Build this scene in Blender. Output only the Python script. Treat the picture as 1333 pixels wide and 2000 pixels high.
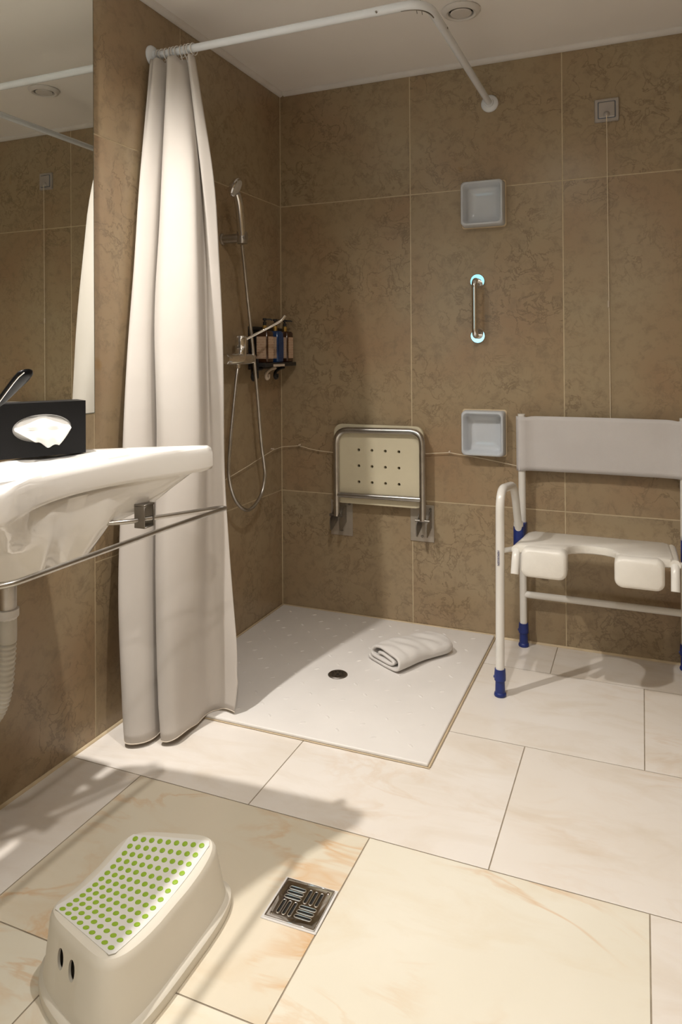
import bpy, bmesh, math, random
from mathutils import Vector, Matrix
random.seed(4)
PI = math.pi
for o in list(bpy.data.objects):
    bpy.data.objects.remove(o, do_unlink=True)
scene = bpy.context.scene
C = scene.collection

# ------------------------------------------------------------------ camera
# world: left wall x=0, back wall y=0 (room towards -y), floor z=0
F_PX, CY, YAW, PITCH, ROLL = 1405.99, 677.9, 0.3965, 0.0061, -0.0064
cam_d = bpy.data.cameras.new('camera')
cam = bpy.data.objects.new('camera', cam_d)
C.objects.link(cam)
fw0 = Vector((-math.sin(YAW), math.cos(YAW), 0)); rt0 = Vector((math.cos(YAW), math.sin(YAW), 0)); up0 = Vector((0, 0, 1))
fw = fw0*math.cos(PITCH) + up0*math.sin(PITCH)
u2 = -fw0*math.sin(PITCH) + up0*math.cos(PITCH)
rt = rt0*math.cos(ROLL) + u2*math.sin(ROLL)
up = -rt0*math.sin(ROLL) + u2*math.cos(ROLL)
M = Matrix((rt, up, -fw)).transposed().to_4x4()
M.translation = Vector((1.4791, -2.8438, 1.1268))
cam.matrix_world = M
cam_d.sensor_fit = 'HORIZONTAL'
cam_d.sensor_width = 36.0
cam_d.lens = F_PX*36.0/1333.0
cam_d.shift_y = -(1000.0-CY)/1333.0
cam_d.clip_start = 0.02
scene.camera = cam

# ------------------------------------------------------------------ world, lamps, exposure
w = bpy.data.worlds.new('world'); scene.world = w; w.use_nodes = True
w.node_tree.nodes['Background'].inputs[0].default_value = (0.75, 0.72, 0.70, 1)
w.node_tree.nodes['Background'].inputs[1].default_value = 0.02
vs = scene.view_settings
vs.view_transform = 'Standard'; vs.look = 'None'; vs.gamma = 1.0; vs.use_curve_mapping = False
vs.exposure = -0.10
CEIL = 2.275
WARM = (1.0, 0.945, 0.875)
# recessed ceiling spots: (x, y, watts, spot angle degrees); the last is added for fill
SPOTS = [(0.080, -1.70, 156.0, 146.0), (1.09, -1.58, 62.0, 160.0), (1.50, -2.95, 62.0, 160.0)]
for (sx, sy, wt, ang) in SPOTS:
    ld = bpy.data.lights.new('spot_lamp', 'SPOT'); ld.energy = wt; ld.color = WARM
    ld.spot_size = math.radians(ang); ld.spot_blend = 1.0; ld.shadow_soft_size = 0.022
    lo = bpy.data.objects.new('spot_lamp', ld); lo.location = (sx, sy, CEIL-0.012); C.objects.link(lo)

# ------------------------------------------------------------------ material helpers
def nmat(name):
    m = bpy.data.materials.new(name); m.use_nodes = True
    nt = m.node_tree
    return m, nt, nt.nodes['Principled BSDF']
def mat(name, col, rough=0.5, metal=0.0, **kw):
    m, nt, b = nmat(name)
    b.inputs['Base Color'].default_value = (*col, 1); b.inputs['Roughness'].default_value = rough
    b.inputs['Metallic'].default_value = metal
    for k, v in kw.items():
        b.inputs[k.replace('_', ' ')].default_value = v
    return m
def noisy(name, c1, c2, scale, rough=0.5, metal=0.0, bump=0.0, bscale=200, **kw):
    m = mat(name, c1, rough, metal, **kw); nt = m.node_tree; b = nt.nodes['Principled BSDF']
    tc = nt.nodes.new('ShaderNodeTexCoord')
    n = nt.nodes.new('ShaderNodeTexNoise'); n.inputs['Scale'].default_value = scale; n.inputs['Detail'].default_value = 4
    nt.links.new(tc.outputs['Object'], n.inputs['Vector'])
    r = nt.nodes.new('ShaderNodeValToRGB'); r.color_ramp.elements[0].color = (*c1, 1); r.color_ramp.elements[1].color = (*c2, 1)
    r.color_ramp.elements[0].position = 0.35; r.color_ramp.elements[1].position = 0.65
    nt.links.new(n.outputs['Fac'], r.inputs['Fac']); nt.links.new(r.outputs['Color'], b.inputs['Base Color'])
    if bump:
        n2 = nt.nodes.new('ShaderNodeTexNoise'); n2.inputs['Scale'].default_value = bscale; n2.inputs['Detail'].default_value = 3
        nt.links.new(tc.outputs['Object'], n2.inputs['Vector'])
        bp = nt.nodes.new('ShaderNodeBump'); bp.inputs['Strength'].default_value = bump; bp.inputs['Distance'].default_value = 0.002
        nt.links.new(n2.outputs['Fac'], bp.inputs['Height']); nt.links.new(bp.outputs['Normal'], b.inputs['Normal'])
    return m
def piece_coords(nt):
    """object coordinates shifted by a random amount for every tile"""
    tc = nt.nodes.new('ShaderNodeTexCoord'); oi = nt.nodes.new('ShaderNodeObjectInfo')
    ml = nt.nodes.new('ShaderNodeMath'); ml.operation = 'MULTIPLY'; ml.inputs[1].default_value = 53.0
    nt.links.new(oi.outputs['Random'], ml.inputs[0])
    ad = nt.nodes.new('ShaderNodeVectorMath'); ad.operation = 'ADD'
    nt.links.new(tc.outputs['Object'], ad.inputs[0]); nt.links.new(ml.outputs[0], ad.inputs[1])
    return ad.outputs[0], oi.outputs['Random']
def noise(nt, vec, scale, detail=4, dist=0.0, rough=0.5):
    n = nt.nodes.new('ShaderNodeTexNoise'); n.inputs['Scale'].default_value = scale; n.inputs['Detail'].default_value = detail
    n.inputs['Distortion'].default_value = dist; n.inputs['Roughness'].default_value = rough
    nt.links.new(vec, n.inputs['Vector']); return n.outputs['Fac']
def ramp(nt, fac, stops):
    r = nt.nodes.new('ShaderNodeValToRGB'); e = r.color_ramp.elements
    while len(e) < len(stops): e.new(0.5)
    for el, (p, c) in zip(e, stops):
        el.position = p; el.color = (*c, 1) if len(c) == 3 else c
    nt.links.new(fac, r.inputs['Fac']); return r.outputs['Color']
def ridge(nt, fac, width):
    s = nt.nodes.new('ShaderNodeMath'); s.operation = 'SUBTRACT'; s.inputs[1].default_value = 0.5; nt.links.new(fac, s.inputs[0])
    a = nt.nodes.new('ShaderNodeMath'); a.operation = 'ABSOLUTE'; nt.links.new(s.outputs[0], a.inputs[0])
    mr = nt.nodes.new('ShaderNodeMapRange'); mr.inputs['From Min'].default_value = 0; mr.inputs['From Max'].default_value = width
    mr.inputs['To Min'].default_value = 1; mr.inputs['To Max'].default_value = 0
    nt.links.new(a.outputs[0], mr.inputs['Value']); return mr.outputs[0]
def step(nt, fac, lo, hi, amount=1.0):
    mr = nt.nodes.new('ShaderNodeMapRange'); mr.inputs['From Min'].default_value = lo; mr.inputs['From Max'].default_value = hi
    mr.inputs['To Min'].default_value = 0; mr.inputs['To Max'].default_value = amount
    nt.links.new(fac, mr.inputs['Value']); return mr.outputs[0]
def mul(nt, a, b):
    m = nt.nodes.new('ShaderNodeMath'); m.operation = 'MULTIPLY'; nt.links.new(a, m.inputs[0])
    if isinstance(b, float): m.inputs[1].default_value = b
    else: nt.links.new(b, m.inputs[1])
    return m.outputs[0]
def mix(nt, fac, a, col):
    m = nt.nodes.new('ShaderNodeMix'); m.data_type = 'RGBA'
    nt.links.new(fac, m.inputs[0]); nt.links.new(a, m.inputs[6])
    if isinstance(col, tuple): m.inputs[7].default_value = (*col, 1)
    else: nt.links.new(col, m.inputs[7])
    return m.outputs[2]
def stone_wall():
    m, nt, b = nmat('limestone_wall'); v, rnd = piece_coords(nt)
    base = ramp(nt, noise(nt, v, 2.6, 4, 0.3), [(0.28, (0.315, 0.212, 0.125)), (0.48, (0.335, 0.250, 0.152)), (0.72, (0.350, 0.280, 0.178))])
    vein = mul(nt, ridge(nt, noise(nt, v, 13.0, 6, 0.5, 0.60), 0.030), step(nt, noise(nt, v, 3.4, 3), 0.38, 0.58, 0.72))
    c = mix(nt, vein, base, (0.165, 0.118, 0.070))
    blot = step(nt, noise(nt, v, 24.0, 6, 0.3, 0.7), 0.49, 0.68, 0.62)
    c = mix(nt, blot, c, (0.215, 0.160, 0.100))
    rust = step(nt, noise(nt, v, 6.5, 2), 0.735, 0.78, 0.6)
    c = mix(nt, rust, c, (0.26, 0.145, 0.035))
    nt.links.new(c, b.inputs['Base Color'])
    b.inputs['Roughness'].default_value = 0.28
    b.inputs['Specular IOR Level'].default_value = 0.4
    return m
def marble(name, cols, warm, streak=(0.62, 0.50, 0.36), amber=(0.62, 0.30, 0.07)):
    m, nt, b = nmat(name); v, rnd = piece_coords(nt)
    mp = nt.nodes.new('ShaderNodeMapping'); mp.inputs['Scale'].default_value = (1.0, 2.6, 1.0); mp.inputs['Rotation'].default_value = (0, 0, 1.1)
    nt.links.new(v, mp.inputs['Vector']); sv = mp.outputs[0]
    base = ramp(nt, noise(nt, v, 2.0, 4, 0.4), [(0.3, cols[0]), (0.7, cols[1])])
    c = mix(nt, step(nt, noise(nt, sv, 3.5, 6, 0.8, 0.6), 0.48, 0.75, 0.55), base, streak)
    am = mul(nt, ridge(nt, noise(nt, sv, 2.4, 5, 0.9, 0.6), 0.045), step(nt, noise(nt, v, 3.0, 3), 0.47, 0.66, warm))
    c = mix(nt, am, c, amber)
    nt.links.new(c, b.inputs['Base Color'])
    b.inputs['Roughness'].default_value = 0.24; b.inputs['Specular IOR Level'].default_value = 0.35
    return m

M_STONE = stone_wall()
M_GROUT = noisy('wall_grout', (0.58, 0.48, 0.32), (0.50, 0.41, 0.27), 30, 0.8)
M_FGROUT = noisy('floor_grout', (0.36, 0.30, 0.22), (0.28, 0.23, 0.17), 30, 0.8)
M_MARBLE = marble('marble_white', ((0.76, 0.70, 0.63), (0.83, 0.79, 0.75)), 0.22, (0.66, 0.57, 0.46), (0.60, 0.40, 0.22))
M_CREAM = marble('marble_cream', ((0.74, 0.69, 0.57), (0.80, 0.76, 0.66)), 0.40, (0.70, 0.60, 0.44))
M_AMBER = marble('marble_amber', ((0.68, 0.63, 0.51), (0.76, 0.68, 0.55)), 0.65, (0.66, 0.52, 0.35))
M_CEIL = noisy('ceiling_paint', (0.87, 0.84, 0.81), (0.89, 0.86, 0.83), 3, 0.8)
M_TRIM = noisy('white_bead', (0.72, 0.70, 0.68), (0.66, 0.63, 0.60), 8, 0.5)
M_WHITE = noisy('white_plastic', (0.78, 0.75, 0.71), (0.74, 0.71, 0.67), 12, 0.35)
M_CERAMIC = noisy('white_ceramic', (0.83, 0.81, 0.78), (0.80, 0.78, 0.75), 4, 0.08, **{'Coat_Weight': 0.4})
M_DISH = noisy('grey_white_ceramic', (0.56, 0.59, 0.63), (0.53, 0.56, 0.60), 10, 0.12)
M_TRAY = noisy('tray_acrylic', (0.80, 0.77, 0.74), (0.76, 0.73, 0.70), 5, 0.45)
M_SEAL = noisy('tan_sealant', (0.64, 0.52, 0.35), (0.55, 0.44, 0.29), 18, 0.6)
M_ENAMEL = noisy('white_enamel_tube', (0.78, 0.76, 0.72), (0.74, 0.72, 0.68), 9, 0.22)
M_RODW = noisy('rod_white', (0.76, 0.79, 0.83), (0.73, 0.76, 0.80), 9, 0.25)  # bluish tint is cool reflected light put into the white
M_SEATP = noisy('seat_plastic', (0.80, 0.77, 0.71), (0.76, 0.73, 0.67), 15, 0.3, bump=0.25, bscale=350)
M_CHROME = noisy('chrome', (0.80, 0.80, 0.80), (0.74, 0.74, 0.74), 20, 0.08, 1.0)
M_STEEL = noisy('brushed_steel', (0.55, 0.53, 0.50), (0.46, 0.44, 0.41), 25, 0.30, 1.0)
M_DSTEEL = noisy('dark_steel', (0.30, 0.28, 0.25), (0.24, 0.22, 0.20), 25, 0.38, 1.0)
M_PLATE = noisy('satin_plate', (0.46, 0.41, 0.35), (0.41, 0.37, 0.31), 25, 0.5, 0.55)
M_BLUE = noisy('blue_plastic', (0.012, 0.03, 0.19), (0.010, 0.024, 0.15), 20, 0.4)
M_BLACK = noisy('black_plastic', (0.010, 0.010, 0.011), (0.014, 0.014, 0.016), 20, 0.35)
M_SATINB = noisy('black_satin', (0.004, 0.004, 0.0045), (0.005, 0.005, 0.006), 10, 0.5, Specular_IOR_Level=0.25)
M_DARKREFL = noisy('dark_reflection', (0.004, 0.004, 0.005), (0.006, 0.006, 0.007), 10, 0.3, 0.0, Specular_IOR_Level=0.15)  # black stands for dark surroundings reflected in the chrome lever
M_DARK = mat('dark_void', (0.01, 0.009, 0.008), 0.8)
M_CREAMP = noisy('cream_plastic', (0.66, 0.60, 0.44), (0.62, 0.56, 0.41), 6, 0.35)
M_PAPER = noisy('tissue_paper', (0.86, 0.85, 0.83), (0.82, 0.81, 0.79), 20, 0.9)
M_GREYPVC = noisy('grey_pvc', (0.50, 0.47, 0.42), (0.44, 0.41, 0.36), 20, 0.45)
M_AMBERB = noisy('amber_bottle', (0.045, 0.018, 0.008), (0.06, 0.024, 0.010), 20, 0.15)
M_BLUEB = noisy('navy_bottle', (0.010, 0.035, 0.12), (0.012, 0.045, 0.15), 20, 0.15)
M_GOLD = noisy('gold_collar', (0.55, 0.38, 0.12), (0.5, 0.34, 0.10), 20, 0.3, 0.8)
M_BEIGEP = noisy('beige_plastic', (0.62, 0.52, 0.42), (0.56, 0.47, 0.38), 20, 0.4)
M_STOOL = noisy('stool_plastic', (0.76, 0.72, 0.63), (0.73, 0.69, 0.60), 6, 0.38)
M_STOOLTOP = noisy('stool_pad', (0.80, 0.79, 0.76), (0.77, 0.76, 0.73), 40, 0.55)
M_GREEN = noisy('green_rubber', (0.33, 0.52, 0.035), (0.29, 0.47, 0.03), 40, 0.5)
M_CORD = noisy('cream_cord', (0.74, 0.65, 0.50), (0.66, 0.57, 0.42), 60, 0.7)
M_SWITCH = noisy('silver_grey_plastic', (0.42, 0.39, 0.36), (0.38, 0.35, 0.33), 20, 0.3, 0.3)
M_SWITCHD = mat('slate_blue_gap', (0.10, 0.12, 0.16), 0.4)
M_PRINT = mat('blue_print', (0.03, 0.03, 0.16), 0.5)
M_GREYPRINT = mat('grey_print', (0.22, 0.21, 0.20), 0.5)
M_MIRROR = mat('mirror_silver', (0.80, 0.81, 0.77), 0.0, 1.0)
M_MEDGE = mat('mirror_edge', (0.10, 0.12, 0.09), 0.2)
M_DOOR = noisy('door_paint', (0.62, 0.58, 0.52), (0.6, 0.56, 0.5), 4, 0.4)
M_LAMPGLOW = mat('lamp_glow', (0.8, 0.7, 0.55), 0.5, 0.0, Emission_Color=(1.0, 0.83, 0.66, 1), Emission_Strength=6.0)
M_WINDOW = mat('daylit_frosted_glass', (0.7, 0.8, 0.9), 0.4, 0.0, Emission_Color=(0.27, 0.80, 1.0, 1), Emission_Strength=1.7)

def cloth_mat(name, c1, c2, weave, transl, bump):
    m = noisy(name, c1, c2, 7, 0.85, bump=bump, bscale=weave); nt = m.node_tree; b = nt.nodes['Principled BSDF']
    if transl:
        out = nt.nodes['Material Output']; t = nt.nodes.new('ShaderNodeBsdfTranslucent'); t.inputs['Color'].default_value = (*c1, 1)
        ms = nt.nodes.new('ShaderNodeMixShader'); ms.inputs[0].default_value = transl
        nt.links.new(b.outputs[0], ms.inputs[1]); nt.links.new(t.outputs[0], ms.inputs[2]); nt.links.new(ms.outputs[0], out.inputs['Surface'])
    return m
M_CURTAIN = cloth_mat('curtain_cloth', (0.68, 0.635, 0.59), (0.65, 0.605, 0.56), 900, 0.20, 0.08)
M_TOWEL = cloth_mat('towel_terry', (0.78, 0.75, 0.72), (0.74, 0.71, 0.68), 650, 0.0, 0.9)
M_SLING = cloth_mat('sling_fabric', (0.62, 0.59, 0.58), (0.59, 0.56, 0.55), 500, 0.05, 0.3)
def label_mat():
    m, nt, b = nmat('bottle_label'); tc = nt.nodes.new('ShaderNodeTexCoord')
    sp = nt.nodes.new('ShaderNodeSeparateXYZ'); nt.links.new(tc.outputs['Object'], sp.inputs[0])
    wv = nt.nodes.new('ShaderNodeMath'); wv.operation = 'MULTIPLY'; wv.inputs[1].default_value = 95.0; nt.links.new(sp.outputs['Z'], wv.inputs[0])
    fr = nt.nodes.new('ShaderNodeMath'); fr.operation = 'FRACT'; nt.links.new(wv.outputs[0], fr.inputs[0])
    line = step(nt, fr.outputs[0], 0.78, 0.82, 1.0)
    n = noise(nt, tc.outputs['Object'], 260, 1); dash = step(nt, n, 0.47, 0.52, 0.8)
    base = ramp(nt, noise(nt, tc.outputs['Object'], 40), [(0.3, (0.50, 0.36, 0.25)), (0.7, (0.56, 0.41, 0.29))])
    nt.links.new(mix(nt, mul(nt, line, dash), base, (0.28, 0.09, 0.06)), b.inputs['Base Color']); b.inputs['Roughness'].default_value = 0.6
    return m
M_LABEL = label_mat()

# ------------------------------------------------------------------ mesh helpers
def link(name, me, m, parent=None, loc=None):
    o = bpy.data.objects.new(name, me); C.objects.link(o)
    if m is not None and not me.materials: me.materials.append(m)
    if loc is not None: o.location = loc
    if parent is not None: o.parent = parent
    return o
def finish(bm, smooth=True, angle=40):
    bmesh.ops.recalc_face_normals(bm, faces=bm.faces[:])
    if smooth:
        lim = math.radians(angle)
        for f in bm.faces: f.smooth = True
        for e in bm.edges:
            if len(e.link_faces) == 2 and e.calc_face_angle(0) > lim: e.smooth = False
    me = bpy.data.meshes.new('mesh'); bm.to_mesh(me); bm.free(); return me
def obj(name, bm, m, parent=None, loc=None, smooth=True, angle=40):
    me = finish(bm, smooth, angle); me.name = name
    return link(name, me, m, parent, loc)
def tag(o, label, cat, group=None):
    o['label'] = label; o['category'] = cat
    if group: o['group'] = group
    return o
def thing(name, label, cat, loc=(0, 0, 0), group=None, rotz=0.0):
    o = bpy.data.objects.new(name, None); C.objects.link(o); o.location = loc; o.rotation_euler = (0, 0, rotz)
    o.empty_display_size = 0.05
    return tag(o, label, cat, group)
def struct(o):
    o['kind'] = 'structure'; return o
def add_box(bm, lo, hi, bevel=0.0, seg=2):
    vs_ = [bm.verts.new((x, y, z)) for x in (lo[0], hi[0]) for y in (lo[1], hi[1]) for z in (lo[2], hi[2])]
    fs = [bm.faces.new([vs_[i] for i in q]) for q in ((0, 1, 3, 2), (4, 6, 7, 5), (0, 4, 5, 1), (2, 3, 7, 6), (0, 2, 6, 4), (1, 5, 7, 3))]
    if bevel:
        es = list({e for f in fs for e in f.edges})
        bmesh.ops.bevel(bm, geom=es, offset=bevel, segments=seg, profile=0.5, affect='EDGES')
    return bm
def box(lo, hi, bevel=0.0, seg=2):
    return add_box(bmesh.new(), lo, hi, bevel, seg)
def add_loft(bm, rings, cap0=True, cap1=True, closed=True):
    n = len(rings[0]); vr = [[bm.verts.new(p) for p in r] for r in rings]
    for a, b_ in zip(vr, vr[1:]):
        for i in range(n if closed else n-1):
            j = (i+1) % n
            try: bm.faces.new((a[i], a[j], b_[j], b_[i]))
            except ValueError: pass
    if cap0 and n > 2: bm.faces.new(list(reversed(vr[0])))
    if cap1 and n > 2: bm.faces.new(vr[-1])
    return vr
def loft(rings, cap0=True, cap1=True, closed=True):
    bm = bmesh.new(); add_loft(bm, rings, cap0, cap1, closed); return bm
def fillet(pts, r, n=6):
    pts = [Vector(p) for p in pts]; out = [pts[0]]
    for i in range(1, len(pts)-1):
        a, b_, c = pts[i-1], pts[i], pts[i+1]
        d1 = (a-b_); d2 = (c-b_); k = min(r, d1.length*0.49, d2.length*0.49)
        p1 = b_+d1.normalized()*k; p2 = b_+d2.normalized()*k
        for t in range(n+1):
            s = t/n; out.append(p1*(1-s)**2 + b_*2*s*(1-s) + p2*s**2)
    out.append(pts[-1]); return out
def catmull(pts, n=8):
    pts = [Vector(p) for p in pts]; out = []
    P = [pts[0]*2-pts[1]] + pts + [pts[-1]*2-pts[-2]]
    for i in range(1, len(P)-2):
        p0, p1, p2, p3 = P[i-1:i+3]
        for k in range(n):
            t = k/n
            out.append(0.5*((2*p1) + (p2-p0)*t + (2*p0-5*p1+4*p2-p3)*t*t + (3*p1-p0-3*p2+p3)*t**3))
    out.append(pts[-1]); return out
def add_tube(bm, path, r, seg=12, cap=True):
    path = [Vector(p) for p in path]; rings = []
    t0 = (path[1]-path[0]).normalized()
    nrm = t0.orthogonal().normalized()
    for i, p in enumerate(path):
        t = (path[min(i+1, len(path)-1)]-path[max(i-1, 0)]).normalized()
        nrm = (nrm - t*nrm.dot(t)).normalized(); bn = t.cross(nrm)
        rr = r[i] if isinstance(r, (list, tuple)) else (r(i) if callable(r) else r)
        rings.append([p + (nrm*math.cos(2*PI*k/seg) + bn*math.sin(2*PI*k/seg))*rr for k in range(seg)])
    add_loft(bm, rings, cap, cap); return bm
def tube(path, r, seg=12, cap=True):
    return add_tube(bmesh.new(), path, r, seg, cap)
def add_lathe(bm, prof, origin=(0, 0, 0), axis='Z', seg=32):
    o = Vector(origin); rings = []
    for (r, h) in prof:
        ring = []
        for k in range(seg):
            a = 2*PI*k/seg; c, s = r*math.cos(a), r*math.sin(a)
            v = {'Z': (c, s, h), 'Y': (c, h, s), 'X': (h, c, s)}[axis]
            ring.append(o+Vector(v))
        rings.append(ring)
    add_loft(bm, rings, prof[0][0] > 1e-6, prof[-1][0] > 1e-6); bmesh.ops.remove_doubles(bm, verts=bm.verts[:], dist=1e-7); return bm
def lathe(prof, origin=(0, 0, 0), axis='Z', seg=32):
    return add_lathe(bmesh.new(), prof, origin, axis, seg)
def rrect(wd, ht, r, n=6):
    out = []
    for (cx_, cy_, a0) in ((wd/2-r, ht/2-r, 0), (-wd/2+r, ht/2-r, PI/2), (-wd/2+r, -ht/2+r, PI), (wd/2-r, -ht/2+r, 1.5*PI)):
        for k in range(n+1):
            a = a0+PI/2*k/n; out.append((cx_+r*math.cos(a), cy_+r*math.sin(a)))
    return out
def boolean(me, cutter_bm, op='DIFFERENCE'):
    a = bpy.data.objects.new('tmp_a', me); C.objects.link(a)
    cm = bpy.data.meshes.new('tmp_c'); bmesh.ops.recalc_face_normals(cutter_bm, faces=cutter_bm.faces[:]); cutter_bm.to_mesh(cm); cutter_bm.free()
    b_ = bpy.data.objects.new('tmp_b', cm); C.objects.link(b_)
    md = a.modifiers.new('b', 'BOOLEAN'); md.operation = op; md.object = b_; md.solver = 'EXACT'
    dg = bpy.context.evaluated_depsgraph_get(); out = bpy.data.meshes.new_from_object(a.evaluated_get(dg))
    bpy.data.objects.remove(a, do_unlink=True); bpy.data.objects.remove(b_, do_unlink=True)
    bm = bmesh.new(); bm.from_mesh(out); me2 = finish(bm, True, 35); me2.materials.clear(); return me2
def text_mesh(s, size, depth=0.0003):
    cu = bpy.data.curves.new('print', 'FONT'); cu.body = s; cu.size = size; cu.extrude = depth; cu.align_x = 'CENTER'; cu.align_y = 'CENTER'
    o = bpy.data.objects.new('print', cu); C.objects.link(o)
    dg = bpy.context.evaluated_depsgraph_get(); me = bpy.data.meshes.new_from_object(o.evaluated_get(dg))
    bpy.data.objects.remove(o, do_unlink=True); return me

# ------------------------------------------------------------------ room shell
RX, FY = 2.25, -3.3      # right wall, wall behind the camera
GAPW, GAPF = 0.0042, 0.0028
floor = struct(obj('floor', box((-0.1, FY-0.1, -0.12), (RX+0.1, 0.1, -0.0012)), M_FGROUT, smooth=False))
ceil_ = struct(obj('ceiling', box((-0.1, FY-0.1, CEIL), (RX+0.1, 0.1, CEIL+0.1)), M_CEIL, smooth=False))
wall_left = struct(obj('wall_left', box((-0.1, FY-0.1, -0.0012), (-0.0010, 0.1, CEIL)), M_GROUT, smooth=False))
wall_back = struct(obj('wall_back', box((-0.001, 0.0010, -0.0012), (RX, 0.1, CEIL)), M_GROUT, smooth=False))
wall_right = struct(obj('wall_right', box((RX+0.001, FY-0.1, -0.0012), (RX+0.1, 0.1, CEIL)), M_GROUT, smooth=False))
wall_front = struct(obj('wall_front', box((-0.001, FY-0.1, -0.0012), (RX, FY-0.001, CEIL)), M_GROUT, smooth=False))

def tile(parent, lo, hi, m, name='tile', bev=0.0009):
    c = (Vector(lo)+Vector(hi))/2; d = (Vector(hi)-Vector(lo))/2
    o = obj(name, box(-d, d, bev, 1), m, parent, c, smooth=False)
    return o
g = GAPW/2
def tile_xwall(parent, y0, y1, z0, z1, x, sgn):
    xs = (x-0.0008, x) if sgn > 0 else (x, x+0.0008)
    tile(parent, (xs[0], y0+g, z0+g), (xs[1], y1-g, z1-g), M_STONE, bev=0.0003)
def tile_ywall(parent, x0, x1, z0, z1, y, sgn):
    ys = (y, y+0.0008) if sgn < 0 else (y-0.0008, y)
    tile(parent, (x0+g, ys[0], z0+g), (x1-g, ys[1], z1-g), M_STONE, bev=0.0003)
ROWS = [(0.0, 0.515), (0.515, 1.770), (1.770, 2.268)]
for (z0, z1) in ROWS:
    for (y0, y1) in ((-0.747, -0.001), (-1.181, -0.747)):
        tile_xwall(wall_left, y0, y1, z0, z1, 0.0, 1)
    for (x0, x1) in ((0.001, 0.602), (0.602, 1.205), (1.205, 1.81), (1.81, RX-0.001)):
        tile_ywall(wall_back, x0, x1, z0, z1, 0.0, -1)
    for k in range(6):
        tile_xwall(wall_right, max(-0.6*(k+1), FY), -0.6*k, z0, z1, RX, -1)
    for k in range(4):
        if not (k == 0 and z0 == 0.515) and not (k == 2 and z0 < 1.7) and not (k == 1 and z0 < 1.7):
            tile_ywall(wall_front, 0.001+0.6*k, min(0.6*(k+1), RX-0.001), z0, z1, FY, 1)
for (y0, y1) in ((-2.45, -1.181), (FY, -2.45)):
    tile_xwall(wall_left, y0, y1, 0.0, 0.948, 0.0, 1)
    tile_xwall(wall_left, y0, y1, 0.948, 2.268, 0.0, 1)

# floor slabs (rows along the back wall)
gf = GAPF/2
def slab(x0, x1, y0, y1, m):
    tile(floor, (x0+gf, y0+gf, -0.0009), (x1-gf, y1-gf, 0.0), m, bev=0.0003)
slab(0.0, 0.58, -0.246, 0, M_MARBLE); slab(0.58, 1.174, -0.246, 0, M_MARBLE); slab(1.174, 1.77, -0.246, 0, M_MARBLE); slab(1.77, RX, -0.246, 0, M_MARBLE)
slab(0.0, 0.27, -0.749, -0.246, M_MARBLE); slab(0.27, 0.87, -0.749, -0.246, M_MARBLE); slab(0.87, 1.476, -0.749, -0.246, M_MARBLE); slab(1.476, RX, -0.749, -0.246, M_MARBLE)
slab(0.0, 0.564, -1.276, -0.749, M_MARBLE); slab(0.564, 1.162, -1.276, -0.749, M_MARBLE); slab(1.162, 1.76, -1.276, -0.749, M_MARBLE); slab(1.76, RX, -1.276, -0.749, M_MARBLE)
slab(0.0, 0.236, -1.784, -1.276, M_MARBLE); slab(0.236, 0.887, -1.784, -1.276, M_AMBER); slab(0.887, 1.484, -1.784, -1.276, M_CREAM); slab(1.484, RX, -1.784, -1.276, M_MARBLE)
slab(0.0, 0.492, -2.29, -1.784, M_CREAM); slab(0.492, 1.09, -2.29, -1.784, M_CREAM); slab(1.09, 1.69, -2.29, -1.784, M_MARBLE); slab(1.69, RX, -2.29, -1.784, M_MARBLE)
for k, (a, b_) in enumerate(((0, 0.6), (0.6, 1.2), (1.2, 1.8), (1.8, RX))):
    slab(a, b_, -2.80, -2.29, M_MARBLE if k % 2 else M_CREAM); slab(a, b_, FY, -2.80, M_MARBLE)

# white bead along the ceiling, tan sealant along the floor
def strip(name, a, b_, prof, m):
    """extrude a 2D profile (outward from the wall, up) from a to b"""
    a, b_ = Vector(a), Vector(b_); t = (b_-a).normalized(); n = Vector((0, 0, 1)).cross(t)
    rings = [[p + n*u + Vector((0, 0, v)) for (u, v) in prof] for p in (a, b_)]
    return obj(name, loft(rings), m, smooth=True, angle=60)
COVE = [(0.0006, 0.0), (0.0006, -0.017), (0.006, -0.017), (0.013, -0.013), (0.020, -0.006), (0.022, 0.0)]
zc = CEIL-0.0005
struct(strip('trim_1', (0, 0, zc), (0, FY, zc), [(u, v) for u, v in COVE], M_TRIM))
struct(strip('trim_2', (RX-0.001, 0, zc), (0.022, 0, zc), [(u, v) for u, v in COVE], M_TRIM))
BEAD = [(0.0006, 0.0003), (0.0006, 0.007), (0.003, 0.006), (0.006, 0.003), (0.007, 0.0003)]
struct(strip('trim_3', (0, -0.962, 0), (0, -2.6, 0), BEAD, M_SEAL))
struct(strip('trim_4', (RX-0.001, 0, 0), (0.947, 0, 0), BEAD, M_SEAL))

# frosted daylight window and a door in the wall behind the camera
win = struct(obj('window_1', box((0.03, FY+0.0005, 1.08), (0.37, FY+0.010, 1.86)), M_WINDOW, smooth=False))
for (lo, hi) in (((0.005, FY+0.0005, 1.055), (0.395, FY+0.03, 1.08)), ((0.005, FY+0.0005, 1.86), (0.395, FY+0.03, 1.885)),
                 ((0.005, FY+0.0005, 1.08), (0.03, FY+0.03, 1.86)), ((0.37, FY+0.0005, 1.08), (0.395, FY+0.03, 1.86))):
    obj('window_frame', box(lo, hi, 0.003), M_WHITE, win)
door = struct(obj('door_1', box((0.78, FY+0.0005, 0.004), (1.62, FY+0.035, 2.02), 0.004), M_DOOR))
for (lo, hi) in (((0.70, FY+0.0005, 0.0), (0.778, FY+0.05, 2.10)), ((1.622, FY+0.0005, 0.0), (1.70, FY+0.05, 2.10)), ((0.778, FY+0.0005, 2.023), (1.622, FY+0.05, 2.10))):
    obj('door_frame', box(lo, hi, 0.004), M_DOOR, door)
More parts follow.
